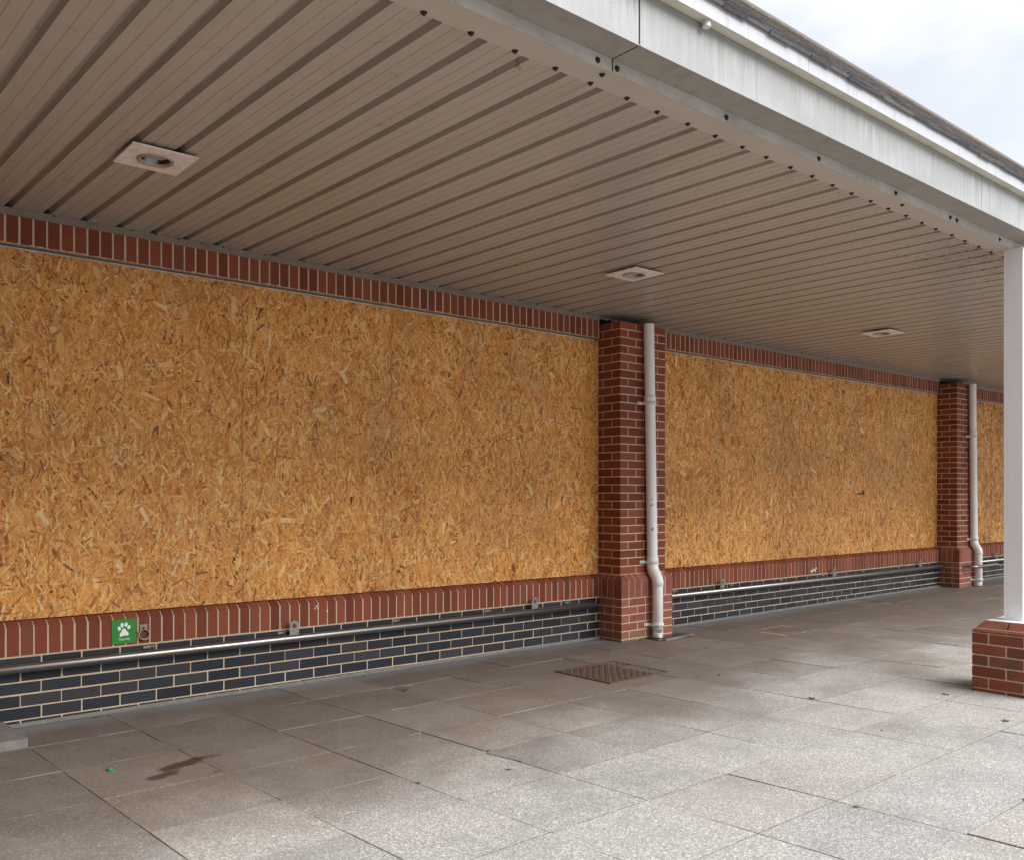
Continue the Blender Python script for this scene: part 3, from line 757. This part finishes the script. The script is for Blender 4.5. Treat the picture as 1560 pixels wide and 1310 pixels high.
ux,uy=-.757,-.654
for (h,sx_,r_) in ((-.028,.004,.007),(-.083,-.004,.009),(-.078,.016,.006),(-.305,.008,.010),(-.318,.000,.006)):
    m=MB(); X_=6.46+.053*(1.6-h)/2.3; cx=X_+ux*.0495-uy*sx_; cy=-.292+uy*.0495+ux*sx_
    m.tube([(cx+ux*.0003,cy+uy*.0003,H(h)),(cx+ux*.0010,cy+uy*.0010,H(h))],r_,seg=7,radii=[r_,r_*.8]); m.build('scuff_mark',SCUFF,P1)
downpipe(OFF+.04,'white downpipe on the far brick pier behind the steel hoop')
# scuffs are dents worn through to grey on the near pipe
# hoop rail guarding the far pipe
gx=6.129+OFF; e=empty('pipe_guard',(gx+.4,-.3,H(-1.0)),'bent steel hoop rail guarding the far downpipe','guard rail')
def arc(cx,cy,r,a0,a1,z,n=8): return [(cx+r*math.cos(a0+(a1-a0)*i/n),cy+r*math.sin(a0+(a1-a0)*i/n),z) for i in range(n+1)]
zg=H(-1.0)
path=[(gx+.10,-.29,zg),(gx+.10,-.36,zg)]+arc(gx+.17,-.37,.07,math.pi,1.5*math.pi,zg)+[(gx+.3,-.44,zg),(gx+.80,-.44,zg)]+arc(gx+.85,-.37,.07,1.5*math.pi,2*math.pi,zg)+[(gx+.92,-.2,zg),(gx+.92,-.004,zg)]
t=MB(); t.tube(path,.021,seg=16); t.build('hoop_tube',STEEL,e)
for (px,py) in((gx+.10,-.2885),(gx+.92,-.004)):
    t=MB(); t.tube([(px,py,zg),(px,py-.006,zg)],.042,seg=20); t.build('wall_flange',LUGST,e)

# ------------------------------------------------------------------ sign and ring
e=empty('dog_sign',(1.80,-.006,H(-.852)),'square green sign with a white paw print and dog stop lettering','sign')
p=MB(); p.box(1.726,1.876,-.0065,-.0015,H(-.929),H(-.776),bev=.0008); p.build('sign_panel',GREEN,e)
pw=MB()
def disc(cx,cz,rx,rz,rot=0,y=-.0072,n=24,mb=pw):
    out=[]
    for i in range(n):
        a=2*math.pi*i/n; u,v=rx*math.cos(a),rz*math.sin(a); out.append((cx+u*math.cos(rot)-v*math.sin(rot),cz+u*math.sin(rot)+v*math.cos(rot)))
    mb.prism(out,y,y+.0006,axis=1)
sx,sz=1.801,H(-.852)
disc(sx-.029,sz+.020,.0095,.0135,.25);disc(sx-.012,sz+.040,.0100,.0145,.08);disc(sx+.012,sz+.042,.0095,.0145,-.08);disc(sx+.029,sz+.024,.0092,.0130,-.28)
pad=[(-.028,-.026),(-.027,-.016),(-.016,.002),(-.009,.014),(-.001,.019),(.008,.014),(.016,.001),(.027,-.014),(.027,-.023),(.021,-.028),(.008,-.026),(-.004,-.027),(-.018,-.031),(-.025,-.031)]
pw.prism([(sx+a,sz+b) for a,b in pad],-.0072,-.0066,axis=1)
pw.build('paw_print',WHITE,e)
cu=bpy.data.curves.new('lettering','FONT'); cu.body='Dog stop'; cu.size=.0185; cu.align_x='CENTER'; cu.extrude=.0003
to=bpy.data.objects.new('lettering_src',cu); COL.objects.link(to)
bpy.context.view_layer.update()
me=bpy.data.meshes.new_from_object(to.evaluated_get(bpy.context.evaluated_depsgraph_get())); bpy.data.objects.remove(to)
me.materials.clear(); me.materials.append(WHITE)
lo=bpy.data.objects.new('lettering',me); COL.objects.link(lo); lo.parent=e; lo.rotation_euler=(math.pi/2,0,0); lo.location=(sx+.001-1.80,-.0072+.006,-.0535)
e=empty('tether_ring',(1.92,-.004,H(-.83)),'steel tether ring hanging beside the green paw sign','ring')
p=MB(); p.box(1.897,1.945,-.006,-.0015,H(-.858),H(-.818),bev=.001); p.tube([(1.921,-.006,H(-.838)),(1.921,-.02,H(-.838)),(1.921,-.022,H(-.85))],.006,seg=10); p.build('ring_plate',LUGST,e)
r=MB(); c=(1.921,-.014,H(-.882)); r.tube([(c[0]+.032*math.sin(2*math.pi*i/28),c[1]-.004+.004*math.cos(2*math.pi*i/28),c[2]+.032*math.cos(2*math.pi*i/28)) for i in range(29)],.0052,seg=10,caps=False); r.build('ring_loop',LUGST,e)
# bird lime / paint spots on the sill are left to the bricks
sp=MB()
WSP=simple('white_paint_splash',(.75,.73,.70),.6)
for (X,h,r_) in ((3.148,-.80,.006),(3.16,-.815,.006),(3.135,-.816,.005),(3.235,-.842,.007),(2.70,-.83,.003)):
    disc(X,H(h),r_,r_*1.1,0,y=-.0035,mb=sp)
for i in range(9): disc(9.72+random.uniform(0,.16),H(-.885+random.uniform(-.03,.03)),random.uniform(.006,.014),random.uniform(.008,.02),0,y=-.0035,mb=sp)
sp.build('paint_splash',WSP,bld)

# ------------------------------------------------------------------ column
e=empty('canopy_column',(6.64,-3.465,G(6.6)),'white fluted post on a weathered red brick pedestal at the right edge','column')
q=MB(); x0,x1,y1,y0=6.42,6.86,-3.245,-3.685; zt=H(-.9315)
q.box(x0+.005,x1-.005,y0+.005,y1-.005,-.12,zt-.001,1)
for r in range(7):
    za=zt-.0755*r-.007; zb=za-.0655
    def put(xa,xb,ya,yb): q.box(xa+random.uniform(-.0015,.0015),xb+random.uniform(-.0015,.0015),ya,yb,zb,za,0,rt(),.003)
    A=(r%2==0)
    # rows seen on the -x face: header/stretcher alternate
    if A:
        put(x0,x0+.215,y1-.1025,y1);put(x0+.225,x1,y1-.1025,y1)
        put(x0,x0+.1025,y1-.3275,y1-.1125); put(x0,x0+.215,y0,y0+.1025); put(x0+.225,x1,y0,y0+.1025); put(x1-.1025,x1,y1-.3275,y1-.1125)
    else:
        put(x0,x0+.1025,y1-.215,y1);put(x0,x0+.1025,y0,y0+.215); put(x1-.1025,x1,y1-.215,y1);put(x1-.1025,x1,y0,y0+.215)
        put(x0+.1125,x1-.1125,y1-.1025,y1); put(x0+.1125,x1-.1125,y0,y0+.1025)
# cant cap
zc=H(-.857); ins=.058
def capquad(a,b,nx,tn):
    (ax,ay),(bx,by)=a,b
    vs=[(ax,ay,zt+.002),(bx,by,zt+.002),(bx,by,zt+.014),(ax,ay,zt+.014)]
    return vs
cx_,cy_=(x0+x1)/2,(y0+y1)/2
ring0=[(x0,y0),(x1,y0),(x1,y1),(x0,y1)]
for i in range(4):
    a=ring0[i];b=ring0[(i+1)%4]
    for s0,s1 in((0,.499),(.501,1)):
        g_=.010/.44 if s0>0 else 0; g2=.010/.44 if s1<1 else 0
        f=lambda s:(a[0]+(b[0]-a[0])*s,a[1]+(b[1]-a[1])*s)
        p0=f(s0+g_*.5);p1=f(s1-g2*.5)
        inn=lambda p:(p[0]+(ins if p[0]<=x0+.001 else (-ins if p[0]>=x1-.001 else 0)),p[1]+(ins if p[1]<=y0+.001 else (-ins if p[1]>=y1-.001 else 0)))
        q0,q1=inn(p0),inn(p1)
        vs=[(*p0,zt+.002),(*p1,zt+.002),(*p1,zt+.012),(*p0,zt+.012),(*q1,zc),(*q0,zc),(cx_,cy_,zc),(cx_,cy_,zt+.002)]
        q.add(vs,[(0,1,2,3),(3,2,4,5),(5,4,6),(0,7,1),(1,7,6,4,2),(0,3,5,6,7)],0,(random.uniform(.6,1),.5,.5))
q.box(x0+.012,x1-.012,y0+.012,y1-.012,zt-.001,zt+.03,1)
q.build('brick_pedestal',[COLRED,MORT],e)
b=MB(); b.box(6.488,6.79,-3.62,-3.315,zc+.001,zc+.009,bev=.002); b.build('base_plate',POST,e)
p=MB(); pxs=[]
hw=.0605; cx_,cy_=6.643,-3.450
prof=[]
def side(a,b,n=5):
    out=[];L=1/n
    for i in range(n):
        for t,dep in((i*L,0),(i*L+L*.86,0),(i*L+L*.90,.0022),(i*L+L*.96,.0022)):
            dx_,dy_=b[0]-a[0],b[1]-a[1]; nx_,ny_=dy_,-dx_; nn=math.hypot(nx_,ny_)
            out.append((a[0]+dx_*t-nx_/nn*dep,a[1]+dy_*t-ny_/nn*dep))
    return out
cs=[(cx_-hw,cy_-hw),(cx_+hw,cy_-hw),(cx_+hw,cy_+hw),(cx_-hw,cy_+hw)]
for i in range(4): prof+=side(cs[i],cs[(i+1)%4])
p.prism(prof,zc+.009,CEIL-.0048,axis=2); p.build('post',POST,e)

# ------------------------------------------------------------------ manhole cover
mx0,mx1,my0,my1=4.70,5.36,-1.465,-.875; gz=G(5)
e=empty('manhole_cover',((mx0+mx1)/2,(my0+my1)/2,gz),'rusty brown patterned iron access cover in the paving','manhole cover')
f=MB()
for bx in((mx0,mx1,my0,my0+.03),(mx0,mx1,my1-.03,my1),(mx0,mx0+.03,my0+.0305,my1-.0305),(mx1-.03,mx1,my0+.0305,my1-.0305)): f.box(*bx,gz-.02,gz+.005,bev=.001)
f.build('cover_frame',IRON,e)
f=MB(); f.box(mx0+.034,mx1-.034,my0+.034,my1-.034,gz-.02,gz+.0005)
nx,ny=17,15
for i in range(nx):
    for j in range(ny):
        cx=mx0+.06+(mx1-mx0-.12)*i/(nx-1); cy=my0+.06+(my1-my0-.12)*j/(ny-1)
        a=.0135;b=.0058
        if (i+j)%2: a,b=b,a
        f.box(cx-a,cx+a,cy-b,cy+b,gz-.001,gz+.0036,bev=.0012)
f.build('cover_plate',IRON,e)

# gully at the near pipe
gz=G(6.6)
e=empty('gully',(6.62,-.38,gz),'wet silted gully pan beneath the near downpipe','gully')
g_=MB(); g_.box(6.40,6.90,-.47,-.288,gz-.01,gz+.0045,bev=.002); g_.build('silt',WET,e)
g_=MB(); g_.prism([(6.46,-.50),(6.93,-.45),(6.95,-.405),(6.90,-.40),(6.905,-.445),(6.46,-.475)],gz-.01,gz+.013,axis=2); g_.build('broken_kerb_edge',CONC,e)

# left concrete step
s=MB(); zt=H(-1.31)
s.prism([(-.2,-.012),(1.118,-.012),(1.135,-.25),(1.148,-.505),(1.10,-.512),(.6,-.508),(-.2,-.51)],-.02,zt,axis=2)
tag(s.build('concrete_step',CONC,loc=(.5,-.25,0)),'worn grey concrete slab step at the foot of the wall, far left','step')

# bottle cap
s=MB(); c=(1.36,-1.235,G(1.36)+.006)
s.tube([(c[0],c[1],c[2]-.006),(c[0],c[1],c[2]-.004),(c[0],c[1],c[2]+.006),(c[0],c[1],c[2]+.008)],.015,seg=20,radii=[.0155,.016,.0155,.0135])
tag(s.build('bottle_cap',CAP,loc=c),'green plastic bottle cap on the dark paving near the left','bottle cap')

# weeds
def weed(x,y,r,n,label,flat=.6):
    r*=.8
    z=G(x)+.001; m=MB()
    for i in range(n):
        a=random.uniform(0,2*math.pi); L=r*random.uniform(.5,1.1); w=L*random.uniform(.28,.45); e_=random.uniform(.15,1.0)*flat
        bx,by=x+random.uniform(-.3,.3)*r,y+random.uniform(-.3,.3)*r
        d=np.array([math.cos(a)*math.cos(e_),math.sin(a)*math.cos(e_),math.sin(e_)]); s_=np.array([-math.sin(a),math.cos(a),0])
        o=np.array([bx,by,z]); P=[o,o+d*L*.4+s_*w/2,o+d*L*.8+s_*w*.35,o+d*L+np.array([0,0,-.1*L]),o+d*L*.8-s_*w*.35,o+d*L*.4-s_*w/2]
        m.add([tuple(p) for p in P],[(0,1,2,3,4,5)],0,rt())
    tag(m.build('weed',LEAF,loc=(x,y,z)),label,'weed','small weeds in the paving joints')
weed(5.36,-2.665,.035,46,'largest green weed in the paving, between the cover and the column')
weed(2.402,-2.395,.022,24,'bright green weed in the front joint left of centre')
weed(6.145,-3.19,.026,26,'small green weed beside the brick pedestal of the column')
weed(3.02,-2.36,.018,18,'tiny green weed on the grey joint patch')
weed(6.42,-.99,.026,24,'flat green weed between the near pier and the iron cover',.4)
weed(6.75,-.86,.024,22,'green weed in the joint below the near downpipe',.4)
weed(5.70,-3.74,.03,30,'green weed in the pale paving at the right edge')
weed(3.66,-3.91,.020,20,'small weed in the front right pale slabs')
weed(4.31,-4.35,.026,22,'mossy weed at the joint corner, lower right')
weed(6.30,-.335,.030,34,'green weed at the foot of the near pier beside the downpipe')
weed(6.02,-.09,.020,18,'small weed in the corner left of the near pier plinth')
# dry leaves and specks
def leaf(x,y,r,label,mat=DRY):
    z=G(x)+.003; m=MB(); a0=random.uniform(0,6.28)
    P=[(x+r*k*math.cos(a0+t),y+r*k*math.sin(a0+t),z+h) for t,k,h in((0,1,.004),(.7,.5,.0),(1.4,.8,.005),(2.2,.4,0),(3.1,.95,.003),(4.0,.45,0),(4.8,.8,.005),(5.6,.45,0))]
    m.add(P,[tuple(range(8))]); m.add([(p[0],p[1],p[2]-.001) for p in P],[tuple(range(8))[::-1]])
    tag(m.build('dry_leaf',mat,loc=(x,y,z)),label,'leaf','dry leaf scraps on the paving')
leaf(2.99,-2.20,.018,'brown leaf scrap at the gap between the grey joint patches')
leaf(2.86,-2.52,.018,'reddish leaf scrap on the slab below the joint patch')
leaf(5.55,-1.78,.022,'brown leaf scrap just beyond the iron cover')
leaf(5.36,-1.72,.014,'smallest brown leaf scrap just beyond the iron cover')
leaf(8.9,-.10,.02,'dry leaf at the wall foot under the middle rail')
leaf(3.5,-.075,.016,'dry leaf at the wall foot under the near rail')
leaf(10.9,-2.0,.02,'orange leaf scrap on the far paving, left of the post')
leaf(4.93,-3.37,.010,'dark speck of debris on the pale slab at right',SCREW)

# ------------------------------------------------------------------ sky, sun, camera
w=bpy.data.worlds.new('World'); sc.world=w; w.use_nodes=True; t=w.node_tree; t.nodes.clear()
SUN_EL=math.radians(43); SUN_AZ=math.radians(158)      # azimuth from +Y clockwise
out=t.nodes.new('ShaderNodeOutputWorld'); bg=t.nodes.new('ShaderNodeBackground'); sky=t.nodes.new('ShaderNodeTexSky')
sky.sky_type='NISHITA'; sky.sun_disc=False; sky.sun_elevation=SUN_EL; sky.sun_rotation=SUN_AZ; sky.air_density=1.0; sky.dust_density=1.5
tc=t.nodes.new('ShaderNodeTexCoord'); mp=t.nodes.new('ShaderNodeMapping'); mp.inputs['Scale'].default_value=(1,1,1.8); t.links.new(tc.outputs['Generated'],mp.inputs[0])
nz=t.nodes.new('ShaderNodeTexNoise'); nz.inputs['Scale'].default_value=2.6; nz.inputs['Detail'].default_value=5; nz.inputs['Roughness'].default_value=.5; t.links.new(mp.outputs[0],nz.inputs[0])
rp=t.nodes.new('ShaderNodeMapRange'); rp.interpolation_type='SMOOTHSTEP'; rp.inputs[1].default_value=.36; rp.inputs[2].default_value=.56; rp.inputs[3].default_value=.66; rp.inputs[4].default_value=1; t.links.new(nz.outputs[0],rp.inputs[0])
mx=t.nodes.new('ShaderNodeMix'); mx.data_type='RGBA'; t.links.new(rp.outputs[0],mx.inputs[0]); t.links.new(sky.outputs[0],mx.inputs[6]); mx.inputs[7].default_value=(7.7,7.9,8.15,1)
t.links.new(mx.outputs[2],bg.inputs[0]); bg.inputs[1].default_value=.074; t.links.new(bg.outputs[0],out.inputs[0])
sl=bpy.data.lights.new('sun','SUN'); sl.energy=2.6; sl.angle=math.radians(46); sl.color=(1,.985,.96)
so=bpy.data.objects.new('sun',sl); COL.objects.link(so)
from mathutils import Vector
d=Vector((math.sin(SUN_AZ)*math.cos(SUN_EL),math.cos(SUN_AZ)*math.cos(SUN_EL),math.sin(SUN_EL)))
so.rotation_euler=d.to_track_quat('Z','Y').to_euler(); so.location=(0,-10,20)
cd=bpy.data.cameras.new('camera'); cd.sensor_width=36; cd.lens=1369/1560*36; cd.shift_y=(755.5-655)/1560; cd.clip_end=2000; cd.clip_start=.05
co=bpy.data.objects.new('camera',cd); COL.objects.link(co); co.location=(0,CAMY,CZ); co.rotation_euler=(math.pi/2,0,-(math.pi/2-math.radians(49.713)))
sc.camera=co
sc.view_settings.view_transform='Standard'; sc.view_settings.look='None'; sc.view_settings.exposure=1.0; sc.view_settings.gamma=1
sc.cycles.use_denoising=True; sc.cycles.max_bounces=8; sc.cycles.diffuse_bounces=5
